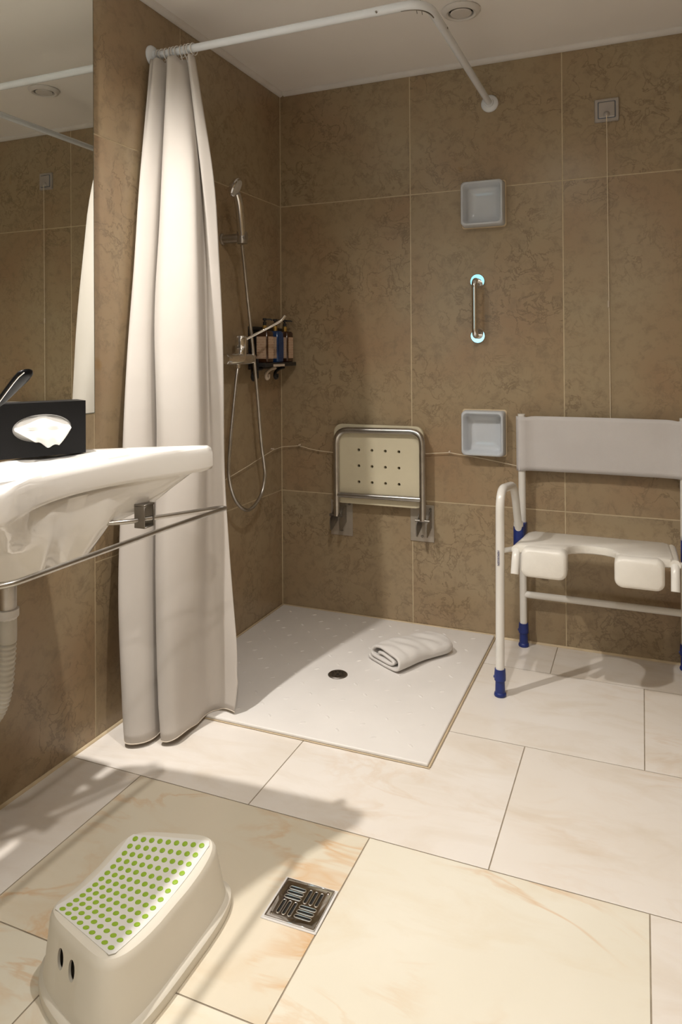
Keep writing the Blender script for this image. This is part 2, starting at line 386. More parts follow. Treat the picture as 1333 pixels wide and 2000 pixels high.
obj('door_handle', tube(fillet([(1.54, FY+0.036, 1.02), (1.54, FY+0.085, 1.02), (1.42, FY+0.085, 1.02)], 0.02), 0.009), M_STEEL, door)

# ceiling spots (housing and lens) and vent
for i, (sx, sy, wt, ang) in enumerate(SPOTS):
    t = thing('ceiling_spotlight', ['recessed ceiling spotlight over the washbasin by the mirror', 'recessed ceiling spotlight in the middle of the ceiling', 'added fill spotlight in the ceiling near the door'][i], 'ceiling light', (sx, sy, CEIL))
    obj('trim_ring', lathe([(0.042, -0.0005), (0.044, -0.004), (0.040, -0.006), (0.033, -0.004), (0.033, -0.0005)]), M_RODW, t)
    obj('lens', lathe([(0.0, -0.002), (0.032, -0.002), (0.032, -0.0008), (0.0, -0.0008)]), M_LAMPGLOW, t)
t = thing('ceiling_vent', 'round white ceiling vent with a disc in its ring, above the shower', 'vent', (0.925, -0.455, CEIL))
obj('ring', lathe([(0.064, -0.0005), (0.066, -0.004), (0.060, -0.012), (0.050, -0.016), (0.043, -0.013), (0.040, -0.004), (0.040, -0.0005)], seg=48), M_TRIM, t)
obj('throat', lathe([(0.0, -0.0022), (0.0405, -0.0022), (0.0405, -0.0008), (0.0, -0.0008)]), M_DARK, t)
obj('disc', lathe([(0.0, -0.004), (0.020, -0.004), (0.034, -0.008), (0.036, -0.012), (0.033, -0.015), (0.0, -0.017)], seg=40), M_TRIM, t)

# ------------------------------------------------------------------ shower tray, drain
tray = thing('shower_tray', 'flat white shower tray with raised anti-slip nubs in the corner', 'shower tray', (0.468, -0.48, 0))
TX0, TX1, TY0, TY1, TZ = 0.008, 0.936, -0.957, -0.008, 0.012
def sh(p, o): return (p[0]-o.location.x, p[1]-o.location.y, p[2]-o.location.z)
obj('basin_plate', box(sh((TX0, TY0, 0.0003), tray), sh((TX1, TY1, TZ), tray), 0.004, 3), M_TRAY, tray)
bm = bmesh.new(); rr_ = random.Random(2)
for i in range(15):
    for j in range(15):
        if (i+j) % 2: continue
        x = 0.075+i*0.0565; y = -0.07-j*0.0585
        if math.hypot(x-0.501, y+0.555) < 0.06: continue
        a = PI/4 if (i//2+j//2) % 2 else -PI/4
        c, s = math.cos(a), math.sin(a); rings = []
        for (k, h) in ((1.0, -0.0003), (0.7, 0.0009), (0.25, 0.0015)):
            rings.append([sh((x+c*0.012*k*math.cos(q)-s*0.0055*k*math.sin(q), y+s*0.012*k*math.cos(q)+c*0.0055*k*math.sin(q), TZ+h), tray) for q in [2*PI*n/10 for n in range(10)]])
        add_loft(bm, rings, False, True)
nubs = obj('anti_slip_nubs', bm, M_TRAY, tray, angle=80); nubs['kind'] = 'stuff'
bm = bmesh.new()
for (a, b_) in ((((TX0-0.0075, TY1, 0.0003)), ((TX1+0.009, -0.0006, 0.0135))), (((TX0-0.0075, TY0, 0.0003)), ((TX0, TY1, 0.0135))),
               (((TX1, TY0, 0.0003)), ((TX1+0.006, TY1, 0.006))), (((TX0-0.0075, TY0-0.004, 0.0003)), ((TX1+0.006, TY0, 0.004)))):
    add_box(bm, sh(a, tray), sh(b_, tray), 0.002, 1)
obj('sealant', bm, M_SEAL, tray)
dr = thing('tray_drain', 'dark round drain grate in the white shower tray', 'drain', (0.501, -0.555, TZ))
ring = finish(lathe([(0.0, 0.0004), (0.034, 0.0004), (0.034, 0.002), (0.031, 0.0042), (0.027, 0.0035), (0.0, 0.0025)], seg=40))
cut = bmesh.new()
for k in range(8):
    a = 2*PI*k/8
    add_lathe(cut, [(0.0, -0.01), (0.0042, -0.01), (0.0042, 0.02), (0.0, 0.02)], (0.018*math.cos(a), 0.018*math.sin(a), 0), seg=12)
add_lathe(cut, [(0.0, -0.01), (0.006, -0.01), (0.006, 0.02), (0.0, 0.02)], seg=12)
link('grate', boolean(ring, cut), M_DSTEEL, dr)
obj('well', lathe([(0.0, 0.0002), (0.030, 0.0002), (0.030, 0.0006), (0.0, 0.0006)]), M_DARK, dr)

# ------------------------------------------------------------------ square floor drain
fd = thing('floor_drain', 'square chrome floor drain with woven slot pattern set in amber marble', 'drain', (0.8265, -1.519, 0.0), rotz=0.02)
plate = finish(box((-0.0525, -0.0525, 0.0007), (0.0525, 0.0525, 0.0032), 0.0012, 2))
cut = bmesh.new()
rims = []
def slot(cx_, cy_, L, wd, vert):
    pts = [(x, y) for x, y in rrect(L, wd, wd*0.49, 4)]
    if vert: pts = [(y, x) for x, y in pts][::-1]
    rims.append([(cx_+x*1.02, cy_+y*1.02, 0.0033) for x, y in pts+pts[:1]])
    add_loft(cut, [[(cx_+x, cy_+y, z) for x, y in pts] for z in (-0.01, 0.02)])
for (qx, qy, vert) in ((-1, 1, False), (1, 1, True), (-1, -1, True), (1, -1, False)):
    for k in (-1, 0, 1):
        cx_, cy_ = qx*0.0205, qy*0.0205
        if vert: slot(cx_+k*0.0125, cy_, 0.036, 0.0072, True)
        else: slot(cx_, cy_+k*0.0125, 0.036, 0.0072, False)
pl = link('grate_plate', boolean(plate, cut), M_CHROME, fd)
M_LIP = noisy('bright_lip', (0.9, 0.88, 0.85), (0.86, 0.84, 0.80), 20, 0.3, 1.0)
for rp in rims: obj('slot_lip', tube(rp, 0.0009, 6), M_LIP, pl)
obj('well', box((-0.052, -0.052, 0.0003), (0.052, 0.052, 0.0009)), M_DARK, fd)
bm = bmesh.new()
for (lo, hi) in (((-0.0545, -0.0545), (0.0545, -0.0525)), ((-0.0545, 0.0525), (0.0545, 0.0545)), ((-0.0545, -0.0525), (-0.0525, 0.0525)), ((0.0525, -0.0525), (0.0545, 0.0525))):
    add_box(bm, (*lo, 0.0003), (*hi, 0.0045), 0.0006, 1)
obj('frame', bm, M_CHROME, fd)
bm = bmesh.new()
for (lo, hi) in (((-0.060, -0.060), (0.060, -0.0547)), ((-0.060, 0.0547), (0.060, 0.060)), ((-0.060, -0.0547), (-0.0547, 0.0547)), ((0.0547, -0.0547), (0.060, 0.0547))):
    add_box(bm, (*lo, 0.0002), (*hi, 0.0012), 0.0004, 1)
obj('sealant', bm, M_TRIM, fd)
for (x, y) in ((-0.0435, -0.0435), (0.0435, 0.0435)):
    obj('screw', lathe([(0.0, 0.0050), (0.0022, 0.0048), (0.0036, 0.0034), (0.0036, 0.0030)], (x, y, 0), seg=12), M_CHROME, pl)

# ------------------------------------------------------------------ curtain rail
rail = thing('curtain_rail', 'white L-shaped shower curtain rail bent at the corner below the ceiling', 'curtain rail', (0.0, -0.905, 2.10))
RR = 0.0125
def rl(p): return (p[0], p[1]+0.905, p[2]-2.10)
obj('long_tube', tube([rl((0.004, -0.905, 2.10)), rl((0.785, -0.905, 2.10))], RR, 20), M_RODW, rail)
bend = fillet([(0.78, -0.905, 2.10), (0.932, -0.905, 2.10), (0.932, -0.725, 2.10)], 0.105, 14)
elbow = obj('elbow_tube', tube([rl(p) for p in bend], RR*1.06, 20), M_RODW, rail)
obj('short_tube', tube([rl((0.932, -0.73, 2.10)), rl((0.932, -0.004, 2.10))], RR, 20), M_RODW, rail)
reflection_path = [Vector(rl(p)) + Vector((0, 0, -RR*1.03)) for p in bend[1:-1]]
obj('reflection_line', tube(reflection_path, 0.0022, 8), M_DSTEEL, elbow)  # dark reflection on the elbow, put in as a thin tube
for p in ((0.788, -0.9165, 2.093), (0.9445, -0.722, 2.10)):
    obj('set_screw', lathe([(0.0, -0.003), (0.003, -0.003), (0.003, 0.003), (0.0, 0.003)], rl(p), 'Y', 10), M_DSTEEL, elbow)
for (org, ax, sg) in (((0.0007, -0.905, 2.10), 'X', 1), ((0.932, -0.0007, 2.10), 'Y', -1)):
    pr = [(0.0, 0.0), (0.034, 0.0), (0.034, 0.004), (0.030, 0.009), (0.018, 0.013), (0.0165, 0.022), (0.013, 0.022), (0.0, 0.022)]
    obj('wall_flange', lathe([(r, h*sg) for r, h in pr], rl(org), ax, 36), M_RODW, rail)
for dx in (0.0, 0.012):
    top = (0.893+dx, -0.880+dx*0.6, CEIL-0.001)
    obj('hanger_wire', tube([rl(top), rl((0.894+dx, -0.882+dx*0.6, 2.115)), rl((0.896+dx, -0.874+dx, 2.086))], 0.0012, 6), M_DSTEEL, rail)

# ------------------------------------------------------------------ shower curtain and its rings
KEYS = [
 (2.072, [(.022,-.893),(.018,-.930),(.034,-.944),(.055,-.922),(.061,-.885),(.074,-.888),(.083,-.934),(.106,-.942),(.119,-.897),(.134,-.884),(.150,-.928),(.166,-.902)]),
 (1.68, [(.024,-.915),(.012,-.975),(.030,-.996),(.062,-.968),(.068,-.922),(.078,-.917),(.078,-.962),(.130,-.998),(.206,-.972),(.196,-.914),(.212,-.926),(.238,-.905)]),
 (1.25, [(.030,-.950),(.013,-1.025),(.032,-1.050),(.064,-1.022),(.070,-.972),(.080,-.958),(.076,-.998),(.138,-1.042),(.234,-1.006),(.226,-.938),(.242,-.936),(.267,-.908)]),
 (0.80, [(.040,-.985),(.024,-1.080),(.046,-1.108),(.090,-1.072),(.098,-1.006),(.110,-.990),(.107,-1.030),(.170,-1.072),(.252,-1.022),(.236,-.950),(.252,-.938),(.272,-.913)]),
 (0.40, [(.048,-1.01),(.048,-1.128),(.074,-1.156),(.125,-1.118),(.138,-1.036),(.152,-1.015),(.146,-1.092),(.205,-1.106),(.248,-1.034),(.236,-.956),(.258,-.932),(.300,-.919)]),
 (0.15, [(.05,-1.02),(.074,-1.152),(.104,-1.178),(.152,-1.136),(.160,-1.050),(.178,-1.022),(.176,-1.124),(.222,-1.118),(.236,-1.035),(.234,-.958),(.262,-.924),(.330,-.924)]),
 (0.0145, [(.05,-1.03),(.088,-1.158),(.122,-1.186),(.165,-1.144),(.168,-1.058),(.188,-1.028),(.192,-1.130),(.236,-1.119),(.240,-1.036),(.234,-.958),(.256,-.921),(.314,-.926)]),
]
def key_at(z):
    ks = KEYS
    for (za, pa), (zb, pb) in zip(ks, ks[1:]):
        if zb <= z <= za:
            t = (za-z)/(za-zb)
            return [((a[0]*(1-t)+b_[0]*t), (a[1]*(1-t)+b_[1]*t)) for a, b_ in zip(pa, pb)]
    return ks[-1][1]
bm = bmesh.new(); rows = []
NZ = 84
from math import sin
for i in range(NZ+1):
    s = i/NZ; z = 2.072 + (0.0145-2.072)*s
    # smooth the height interpolation by averaging neighbouring heights
    acc = None; zs = [max(0.0145, min(2.072, z+d)) for d in (-0.10, -0.05, 0, 0.05, 0.10)] if 0.12 < z < 1.97 else [z]
    for zz in zs:
        k = key_at(zz)
        acc = k if acc is None else [(a[0]+b_[0], a[1]+b_[1]) for a, b_ in zip(acc, k)]
    pts = [(a[0]/len(zs), a[1]/len(zs), 0) for a in acc]
    line = catmull(pts, 9); row = []
    for j, p in enumerate(line):
        u = j/(len(line)-1)
        wob = 0.0022*sin(17*u+3.1*z)*sin(5.3*z+9*u)+0.0012*sin(41*u+11*z)+0.007*sin(2*PI*8*u)*max(0, 1-(2.072-z)/0.45)**1.5
        lift = 0.012*max(0, sin(u*21))*max(0, 1-z/0.05) if z < 0.05 else 0
        x = max(p.x, 0.012); row.append(bm.verts.new((x, min(p.y+wob, -0.86), z+lift + (0.004*sin(u*60) if i == 0 else 0))))
    rows.append(row)
for a, b_ in zip(rows, rows[1:]):
    for j in range(len(a)-1): bm.faces.new((a[j], a[j+1], b_[j+1], b_[j]))
cur = thing('shower_curtain', 'white cloth shower curtain bunched at the wall end of its rail', 'shower curtain', (0.15, -1.02, 0.0))
me = finish(bm, True, 180)
co = link('cloth', me, M_CURTAIN, cur); co.location = (-0.15, 1.02, 0)
md = co.modifiers.new('thick', 'SOLIDIFY'); md.thickness = 0.0012; md.offset = 0
hem = [Vector(p) + Vector((-0.15, 1.02, 0)) for p in [r.copy() for r in [v.co for v in me.vertices[NZ*len(rows[0]) if False else -len(rows[-1]):]]]]
obj('bottom_hem', tube(hem, 0.0016, 6), noisy('hem_thread', (0.74, 0.66, 0.56), (0.70, 0.62, 0.52), 30, 0.8), cur)
top_line = [v.co.copy() for v in me.vertices[:len(rows[-1])]]
for k in range(10):
    x = 0.030+0.0148*k
    near = min(top_line, key=lambda p: abs(p.x-x))
    r0 = thing('curtain_ring', 'thin white curtain ring hooked over the white rail', 'curtain ring', (x, -0.905, 2.10), 'rings along the curtain rail')
    path = []
    for q in range(25):
        a = -0.42*PI + 2*PI*q/24*0.92
        path.append((0.004*math.sin(k*1.7)*math.cos(a), 0.0185*math.cos(a), 0.0185*math.sin(a)-0.003))
    dy = max(-0.02, min(0.02, near.y+0.905))
    path.append((0.0, dy*0.6, -0.034)); path.append((0.0, dy*0.8, -0.044))
    obj('hoop', tube(path, 0.0017, 6), M_TRIM, r0)
    obj('hook_end', lathe([(0.0, -0.003), (0.002, -0.0022), (0.0026, 0), (0.002, 0.0022), (0.0, 0.003)], (0, dy*0.8, -0.045), seg=8), M_RODW, r0)

# ------------------------------------------------------------------ wall mirror
mr = thing('wall_mirror', 'large frameless wall mirror above the washbasin', 'mirror', (0.0, -1.85, 0.952))
obj('glass', box((0.0036, -0.665, 0.002), (0.0042, 0.664, 1.26)), M_MIRROR, mr, smooth=False)
obj('backing', box((0.0005, -0.667, 0.0), (0.0034, 0.6665, 1.262)), M_MEDGE, mr, smooth=False)

# ------------------------------------------------------------------ emergency call switch with cord
cs = thing('emergency_call_switch', 'square silver emergency call switch with a long cream pull cord', 'switch', (1.365, 0.0, 2.015))
for (w_, y0, y1, m, nm) in ((0.086, -0.0006, -0.009, M_SWITCH, 'frame'), (0.063, -0.0092, -0.0105, M_SWITCHD, 'gap'), (0.057, -0.0107, -0.0145, M_SWITCH, 'button')):
    ring = rrect(w_, w_, 0.004, 4); ring2 = rrect(w_-0.005, w_-0.005, 0.003, 4)
    obj(nm, loft([[(x, y0, z) for x, z in ring], [(x, (y0+y1)/2, z) for x, z in ring], [(x, y1, z) for x, z in ring2]]), m, cs, angle=25)
obj('cord_guide', lathe([(0.0, -0.024), (0.006, -0.022), (0.012, -0.0155), (0.012, -0.0148), (0.0, -0.0148)], (0.0, 0.0, -0.018), 'Y', 18), M_SWITCH, cs)
def cp(x, y, z): return (x-1.365, y, z-2.015)
zpeg = 0.715
cord = [cp(1.365, -0.021, 1.994), cp(1.367, -0.017, 1.4), cp(1.37, -0.012, 0.742), cp(1.37, -0.012, 0.70), cp(1.2, -0.012, 0.672), cp(1.03, -0.012, 0.680), cp(0.90, -0.012, 0.701), cp(0.762, -0.012, 0.7185)]
cp1 = fillet(cord, 0.01, 3)
obj('pull_cord', tube(cp1, 0.0014, 6), M_CORD, cs)
obj('pull_cord', tube(catmull([cp(0.762, -0.012, 0.7185), cp(0.69, -0.012, 0.712), cp(0.45, -0.012, 0.690), cp(0.20, -0.012, 0.698), cp(0.092, -0.012, 0.716)], 6), 0.0014, 6), M_CORD, cs)
obj('pull_cord', tube(fillet([cp(0.092, -0.012, 0.716), cp(0.012, -0.012, 0.709), cp(0.012, -0.098, 0.706), cp(0.012, -0.32, 0.668), cp(0.012, -0.50, 0.640), cp(0.012, -0.72, 0.628)], 0.012, 4), 0.0014, 6), M_CORD, cs)
for p in ((0.762, 'Y', 0.722), (0.092, 'Y', 0.7195), (1.37, 'Y', 0.70)):
    obj('cord_eyelet', lathe([(0.0, -0.016), (0.0035, -0.014), (0.0035, -0.0006), (0.0, -0.0006)], cp(p[0], 0, p[2]), 'Y', 10), M_BEIGEP, cs)
obj('cord_eyelet', lathe([(0.0, 0.016), (0.0035, 0.014), (0.0035, 0.0006), (0.0, 0.0006)], cp(0, -0.098, 0.7095), 'X', 10), M_BEIGEP, cs)
obj('cord_connector', lathe([(0.0, -0.014), (0.0036, -0.012), (0.0036, 0.012), (0.0, 0.014)], cp(1.3665, -0.0165, 1.295), 'Z', 10), M_BEIGEP, cs)

# ------------------------------------------------------------------ soap dishes
def soap_dish(x, z, label):
    t = thing('soap_dish', label, 'soap dish', (x, 0, z))
    def R(w_, h_, r_, y): return [(px, y, pz) for px, pz in rrect(w_, h_, r_, 6)]
    obj('shell', loft([R(.168, .176, .012, -.0008), R(.168, .176, .014, -.020), R(.166, .174, .018, -.046), R(.160, .168, .018, -.052), R(.150, .158, .016, -.053), R(.143, .151, .015, -.049),
                       R(.132, .139, .014, -.010), R(.122, .128, .012, -.004), R(.06, .06, .01, -.003)]), M_DISH, t, angle=50)
    obj('seal', loft([R(.176, .184, .010, -.0005), R(.174, .182, .010, -.004), R(.1682, .1762, .012, -.0045)], True, False), M_SEAL, t)
    return t
soap_dish(0.906, 1.703, 'grey-white ceramic soap dish on the wall above the steel grab bar')
soap_dish(0.902, 0.803, 'grey-white ceramic soap dish on the wall below the grab bar, by the shower chair')

# ------------------------------------------------------------------ grab bar
gb = thing('grab_bar', 'short vertical polished steel grab bar on the stone wall', 'grab bar', (0.879, 0, 1.293))
obj('bar', tube(fillet([(0, -0.006, 0.108), (0, -0.062, 0.108), (0, -0.062, -0.108), (0, -0.006, -0.108)], 0.034, 10), 0.0115, 20), M_CHROME, gb)
for s in (1, -1):
    obj('flange', lathe([(0.0, -0.0006), (0.030, -0.0006), (0.030, -0.003), (0.0275, -0.008), (0.0125, -0.008), (0.0, -0.008)], (0, 0, s*0.108), 'Y', 36), M_CHROME, gb)

# ------------------------------------------------------------------ folding shower seat on the wall
fs = thing('folding_shower_seat', 'cream folding shower seat on a steel frame, folded up against the wall', 'shower seat', (0.466, 0.0, 0.35))
def fp(x, y, z): return (x-0.466, y, z-0.35)
ring = rrect(0.392, 0.332, 0.035, 8)
def SR(k, y): return [fp(0.466+px*k, y, 0.655+pz*k) for px, pz in ring]
me = finish(loft([SR(.985, -.022), SR(1, -.026), SR(1, -.040), SR(.985, -.044)]))
cut = bmesh.new()
for ix in range(4):
    for iz in range(3):
        add_lathe(cut, [(0.0, -0.2), (0.0062, -0.2), (0.0062, 0.2), (0.0, 0.2)], fp(0.384+ix*0.0585, -0.03, 0.583+iz*0.0665), 'Y', 14)
link('seat_panel', boolean(me, cut), M_CREAMP, fs)
obj('hole_shade', box(fp(0.33, -0.0215, 0.55), fp(0.61, -0.0205, 0.75)), mat('shade_brown', (0.10, 0.075, 0.045), 0.8), fs)  # shade behind the seat holes, put in as a dark panel
XL, XR = 0.2885, 0.6625; YT = -0.058
fr_path = fillet([fp(XL, YT, 0.437), fp(XL, YT, 0.797), fp(XR, YT, 0.803), fp(XR, YT, 0.447)], 0.055, 10)
obj('frame_tube', tube(fr_path, 0.0132, 18), M_STEEL, fs)
obj('cross_tube', tube([fp(XL+0.005, YT, 0.527), fp(XR-0.005, YT, 0.531)], 0.0115, 16), M_STEEL, fs)
for (x, zb) in ((XL, 0.342), (XR-0.018, 0.349)):
    pxc = x+0.0
    pm = obj('wall_plate', box(fp(pxc-0.05, -0.004, zb), fp(pxc+0.05, -0.0007, zb+0.15), 0.0012, 1), M_PLATE, fs)
    for (dx, dz) in ((-0.036, 0.135), (0.036, 0.135), (0.0, 0.022)):
        obj('screw', lathe([(0.0, -0.0085), (0.004, -0.008), (0.0055, -0.005), (0.0055, -0.0042)], fp(pxc+dx, 0, zb+dz), 'Y', 12), M_DSTEEL, pm)
    xx = x if x == XL else XR
    for s in (-1, 1):
        xo = xx+s*0.021; prof = [(-0.0042, zb+0.128), (-0.030, zb+0.128), (-0.078, zb+0.085), (-0.082, zb+0.070), (-0.078, zb+0.040), (-0.066, zb+0.034), (-0.0042, zb+0.060)]
        obj('hinge_cheek', loft([[fp(xo-0.0018, y, z) for y, z in prof], [fp(xo+0.0018, y, z) for y, z in prof]]), M_DSTEEL, fs, angle=20)
    obj('hinge_bolt', lathe([(0.0, -0.030), (0.006, -0.030), (0.006, 0.030), (0.0, 0.030)], fp(xx, -0.062, zb+0.098), 'X', 12), M_DSTEEL, fs)

# ------------------------------------------------------------------ shower chair
ch = thing('shower_chair', 'white shower chair with notched seat, fabric back and blue feet', 'shower chair', (1.325, -0.26, 0))
def kp(x, y, z): return (x-1.325, y+0.26, z)
TR = 0.0142
for s in (-1, 1):
    xf = 1.332+s*0.290; xb = 1.332+s*0.279; xr = 1.332+s*0.286
    leg = obj('front_leg', tube(fillet([kp(xf, -.472, .075), kp(xf+(-s)*.004, -.470, .672), kp(xr, -.19, .640), kp(xr+(-s)*.004, -.105, .43)], 0.075, 10), TR, 18), M_ENAMEL, ch)
    if s < 0:
        tm = text_mesh('HERDEGEN', 0.0098)
        to = link('maker_print', tm, M_PRINT, leg)
        to.matrix_local = Matrix.Translation(kp(xf-0.0002, -.472-TR-0.0002, .452)) @ Matrix(((0, 1, 0), (0, 0, -1), (-1, 0, 0))).to_4x4()
    post = obj('back_post', tube([kp(xb, -.040, .075), kp(xb, -.045, .45), kp(xb, -.055, .885)], TR*0.95, 18), M_ENAMEL, ch)
    if s < 0:
        st = obj('sticker', box(kp(xb-.006, -.0625, .395), kp(xb+.006, -.0580, .460), 0.0005, 1), M_WHITE, post)
        for (z0, z1) in ((.400, .408), (.413, .424), (.434, .441)):
            obj('sticker', box(kp(xb-.004, -.0629, z0), kp(xb+.005, -.0626, z1)), M_GREYPRINT, post)
    for (x, y) in ((xf, -.472), (xb, -.040)):
        ft = obj('foot', lathe([(0.0, 0.0085), (0.0165, 0.0085), (0.0160, 0.020), (0.0150, 0.050), (0.0185, 0.052), (0.0185, 0.072), (0.0170, 0.088), (0.0, 0.088)], kp(x, y, 0), seg=24), M_BLUE, ch)
        obj('rubber_tip', lathe([(0.0, 0.0003), (0.0185, 0.0003), (0.0200, 0.004), (0.0190, 0.010), (0.0165, 0.013), (0.0, 0.013)], kp(x, y, 0), seg=24), M_BLUE if y < -.3 else M_BLUE, ft)
        obj('height_button', lathe([(0.0, -0.0215), (0.004, -0.021), (0.005, -0.016), (0.0, -0.016)], kp(x, y, 0.06), 'X', 10), M_BLUE, ft)
    pr = [(0.0, 0.398), (0.0195, 0.398), (0.0200, 0.405), (0.0195, 0.472), (0.0175, 0.476), (0.0, 0.476)]
    sl = obj('arm_sleeve', lathe(pr, kp(xr+(-s)*.003, -.112, 0), seg=22), M_BLUE, ch)
    obj('sleeve_lever', box(kp(xb-.012, -.088, .430), kp(xb+.016, -.030, .474), 0.006, 2), M_BLUE, sl)
    obj('collar', lathe([(0.0, .474), (0.0175, .474), (0.0178, .486), (0.0155, .492), (0.0, .492)], kp(xr+(-s)*.003, -.120, 0), seg=22), M_ENAMEL, ch)
    # seat rails ending in short down-turned stubs at the front
    xs = 1.330+s*0.236
    obj('seat_rail', tube(fillet([kp(xs, -.100, .438), kp(xs, -.455, .478), kp(xs-.001, -.482, .405)], 0.038, 8), 0.0128, 16), M_ENAMEL, ch)
    obj('rail_bracket', tube([kp(xs, -.415, .472), kp(xf, -.470, .470)], 0.0085, 12), M_ENAMEL, ch)
obj('lower_bar', tube([kp(1.055, -.041, .198), kp(1.609, -.041, .198)], 0.0125, 16), M_ENAMEL, ch)
# fabric back between the posts: two faces with sewn loops round the posts
bm = bmesh.new(); rows = []
for i in range(13):
    v = i/12; row = []
    for j in range(33):
        u = j/32; x = 1.035+u*0.594
        edge = min(u, 1-u); bow = 0.010*math.sin(PI*u); loop = 0.0185*math.exp(-((edge-0.03)/0.035)**2)
        ztop = 0.878-0.004*math.exp(-((edge-0.06)/0.03)**2); z = 0.671+(ztop-0.671)*v
        y = -.052 - 0.004*v + bow - loop + 0.0012*math.sin(u*40+v*5)
        row.append(bm.verts.new(kp(x, y, z)))
    rows.append(row)
for a, b_ in zip(rows, rows[1:]):
    for j in range(32): bm.faces.new((a[j], a[j+1], b_[j+1], b_[j]))
back = obj('back_sling', bm, M_SLING, ch, angle=180)
md = back.modifiers.new('t', 'SOLIDIFY'); md.thickness = 0.002; md.offset = 0
for s in (-1, 1):
    xb = 1.332+s*0.279
    obj('sling_sleeve', lathe([(0.0165, .672), (0.0172, .76), (0.0165, .874)], kp(xb+s*0.002, -.051, 0), seg=20), M_SLING, back)
# seat: tilted plate with a rounded front notch
def zs(y): return 0.4565 + (-.10-y)*0.108
W = 0.236
out2 = [(-W+.02, -.100), (-W, -.13), (-W-.004, -.43), (-W+.008, -.452)]
out2 += [(-.150, -.462), (-.095, -.462)]
for k in range(9):
    a = PI*k/8
    out2.append((-.073*math.cos(a)*(1.0+0.15*math.sin(a)), -.440+.105*math.sin(a)**0.8))
out2 += [(.095, -.462), (.150, -.462), (W-.008, -.452), (W+.004, -.43), (W, -.13), (W-.02, -.100)]
def shrink(pts, d):
    n = len(pts); r = []
    for i in range(n):
        a, b_, c = Vector(pts[i-1]), Vector(pts[i]), Vector(pts[(i+1) % n])
        t = (c-a).normalized(); nn = Vector((-t.y, t.x)); r.append(b_+nn*d)
    return r
def lay(pts, dz): return [kp(1.325+p[0], p[1], zs(p[1])+dz) for p in pts]
bm = bmesh.new()
add_loft(bm, [lay(shrink(out2, .010), -.030), lay(shrink(out2, .002), -.026), lay(shrink(out2, 0), -.012), lay(shrink(out2, .003), -.003), lay(shrink(out2, .010), 0)], True, True)
seat = obj('seat', bm, M_SEATP, ch, angle=50)
for s in (-1, 1):
    xc = 1.325+s*0.1405; rng = []
    def PR(wd, ht, r_, y, zc_): return [kp(xc+px, y+(0.10*(zc_+pz-0.45)), zc_+pz) for px, pz in rrect(wd, ht, r_, 6)]
    obj('front_pad', loft([PR(.100, .030, .012, -.425, .468), PR(.134, .060, .018, -.432, .459), PR(.142, .086, .022, -.446, .450), PR(.142, .092, .024, -.478, .4475), PR(.136, .086, .022, -.489, .4475), PR(.120, .070, .018, -.4935, .4475)]), M_SEATP, seat, angle=60)
    obj('rail_cap', tube([kp(1.330+s*0.236, -.125, .4405), kp(1.330+s*0.236, -.452, .4755)], 0.0155, 14), M_SEATP, seat)

# ------------------------------------------------------------------ towel: thick folded roll lying on the tray
tw = thing('folded_towel', 'white terry towel loosely folded and left on the shower tray', 'towel', (0.697, -0.318, TZ), rotz=math.atan2(0.85, 0.53))
# local x runs along the roll, y across it; the cross-section is a flattened spiral of thick cloth
cl = [(.036, .0300), (.0, .0330), (-.036, .0330), (-.052, .0265), (-.040, .0195), (.0, .0185), (.046, .0190), (.064, .0255), (.066, .0375), (.048, .0470), (.0, .0500), (-.050, .0480), (-.078, .0390), (-.084, .0240), (-.072, .0105), (-.03, .0070), (.03, .0070), (.074, .0075), (.086, .0120)]
sp_ = [(p.x, p.y) for p in catmull([(y, z, 0) for y, z in cl], 5)]
L_ = .275; bm = bmesh.new(); rows = []
for i in range(37):
    u = i/36; x = -L_/2 + L_*u
    e = max(0.0, (u-.80)/.20)
    sy = 1.0 - 0.10*u + 0.025*math.sin(u*9) - 0.16*e**3; sz = 0.96+0.10*math.sin(u*5.2+0.6) - 0.10*e**3
    row = []
    for j, (y, z) in enumerate(sp_):
        top = max(0.0, min(1.0, (z-.012)/.02))
        wv = top*(0.0020*math.sin(y*60+u*16)+0.0016*math.sin(u*33+y*40)-0.0022*math.exp(-((u-.18)/.02)**2))
        zz = .0062 + (z-.0062)*sz*1.12 + wv
        row.append(bm.verts.new((x+0.004*math.sin(j*.13+1), y*sy + 0.010*math.sin(u*3), zz)))
    rows.append(row)
for a, b_ in zip(rows, rows[1:]):
    for j in range(len(a)-1): bm.faces.new((a[j], a[j+1], b_[j+1], b_[j]))
to = obj('terry_cloth', bm, M_TOWEL, tw, angle=180)
md = to.modifiers.new('t', 'SOLIDIFY'); md.thickness = 0.0105; md.offset = 0
md2 = to.modifiers.new('s', 'SUBSURF'); md2.levels = 1; md2.render_levels = 1
to.location.z = 0.0004

# ------------------------------------------------------------------ shower fittings on the left wall
hs = thing('hand_shower', 'chrome hand shower head and handle resting in a wall holder', 'hand shower', (0.0, -0.48, 1.558))
def hp(x, y, z): return (x, y+0.48, z-1.558)
hold = obj('wall_holder', lathe([(0.0, 0.0007), (0.022, 0.0007), (0.022, 0.006), (0.0175, 0.009), (0.0175, 0.098), (0.0145, 0.106), (0.0, 0.106)], hp(0, -.482, 1.558), 'X', 24), M_STEEL, hs)
obj('cradle', lathe([(0.0, -0.022), (0.0195, -0.022), (0.0205, 0.0), (0.0195, 0.022), (0.0, 0.022)], hp(.088, -.482, 1.558), 'Z', 22), M_STEEL, hold)
hd = catmull([hp(.090, -.484, 1.538), hp(.092, -.492, 1.585), hp(.096, -.510, 1.645), hp(.100, -.526, 1.685), hp(.102, -.544, 1.712)], 6)
obj('handle', tube(hd, [0.0125+0.0035*math.sin(i/len(hd)*2.6) for i in range(len(hd))], 16), M_CHROME, hs)
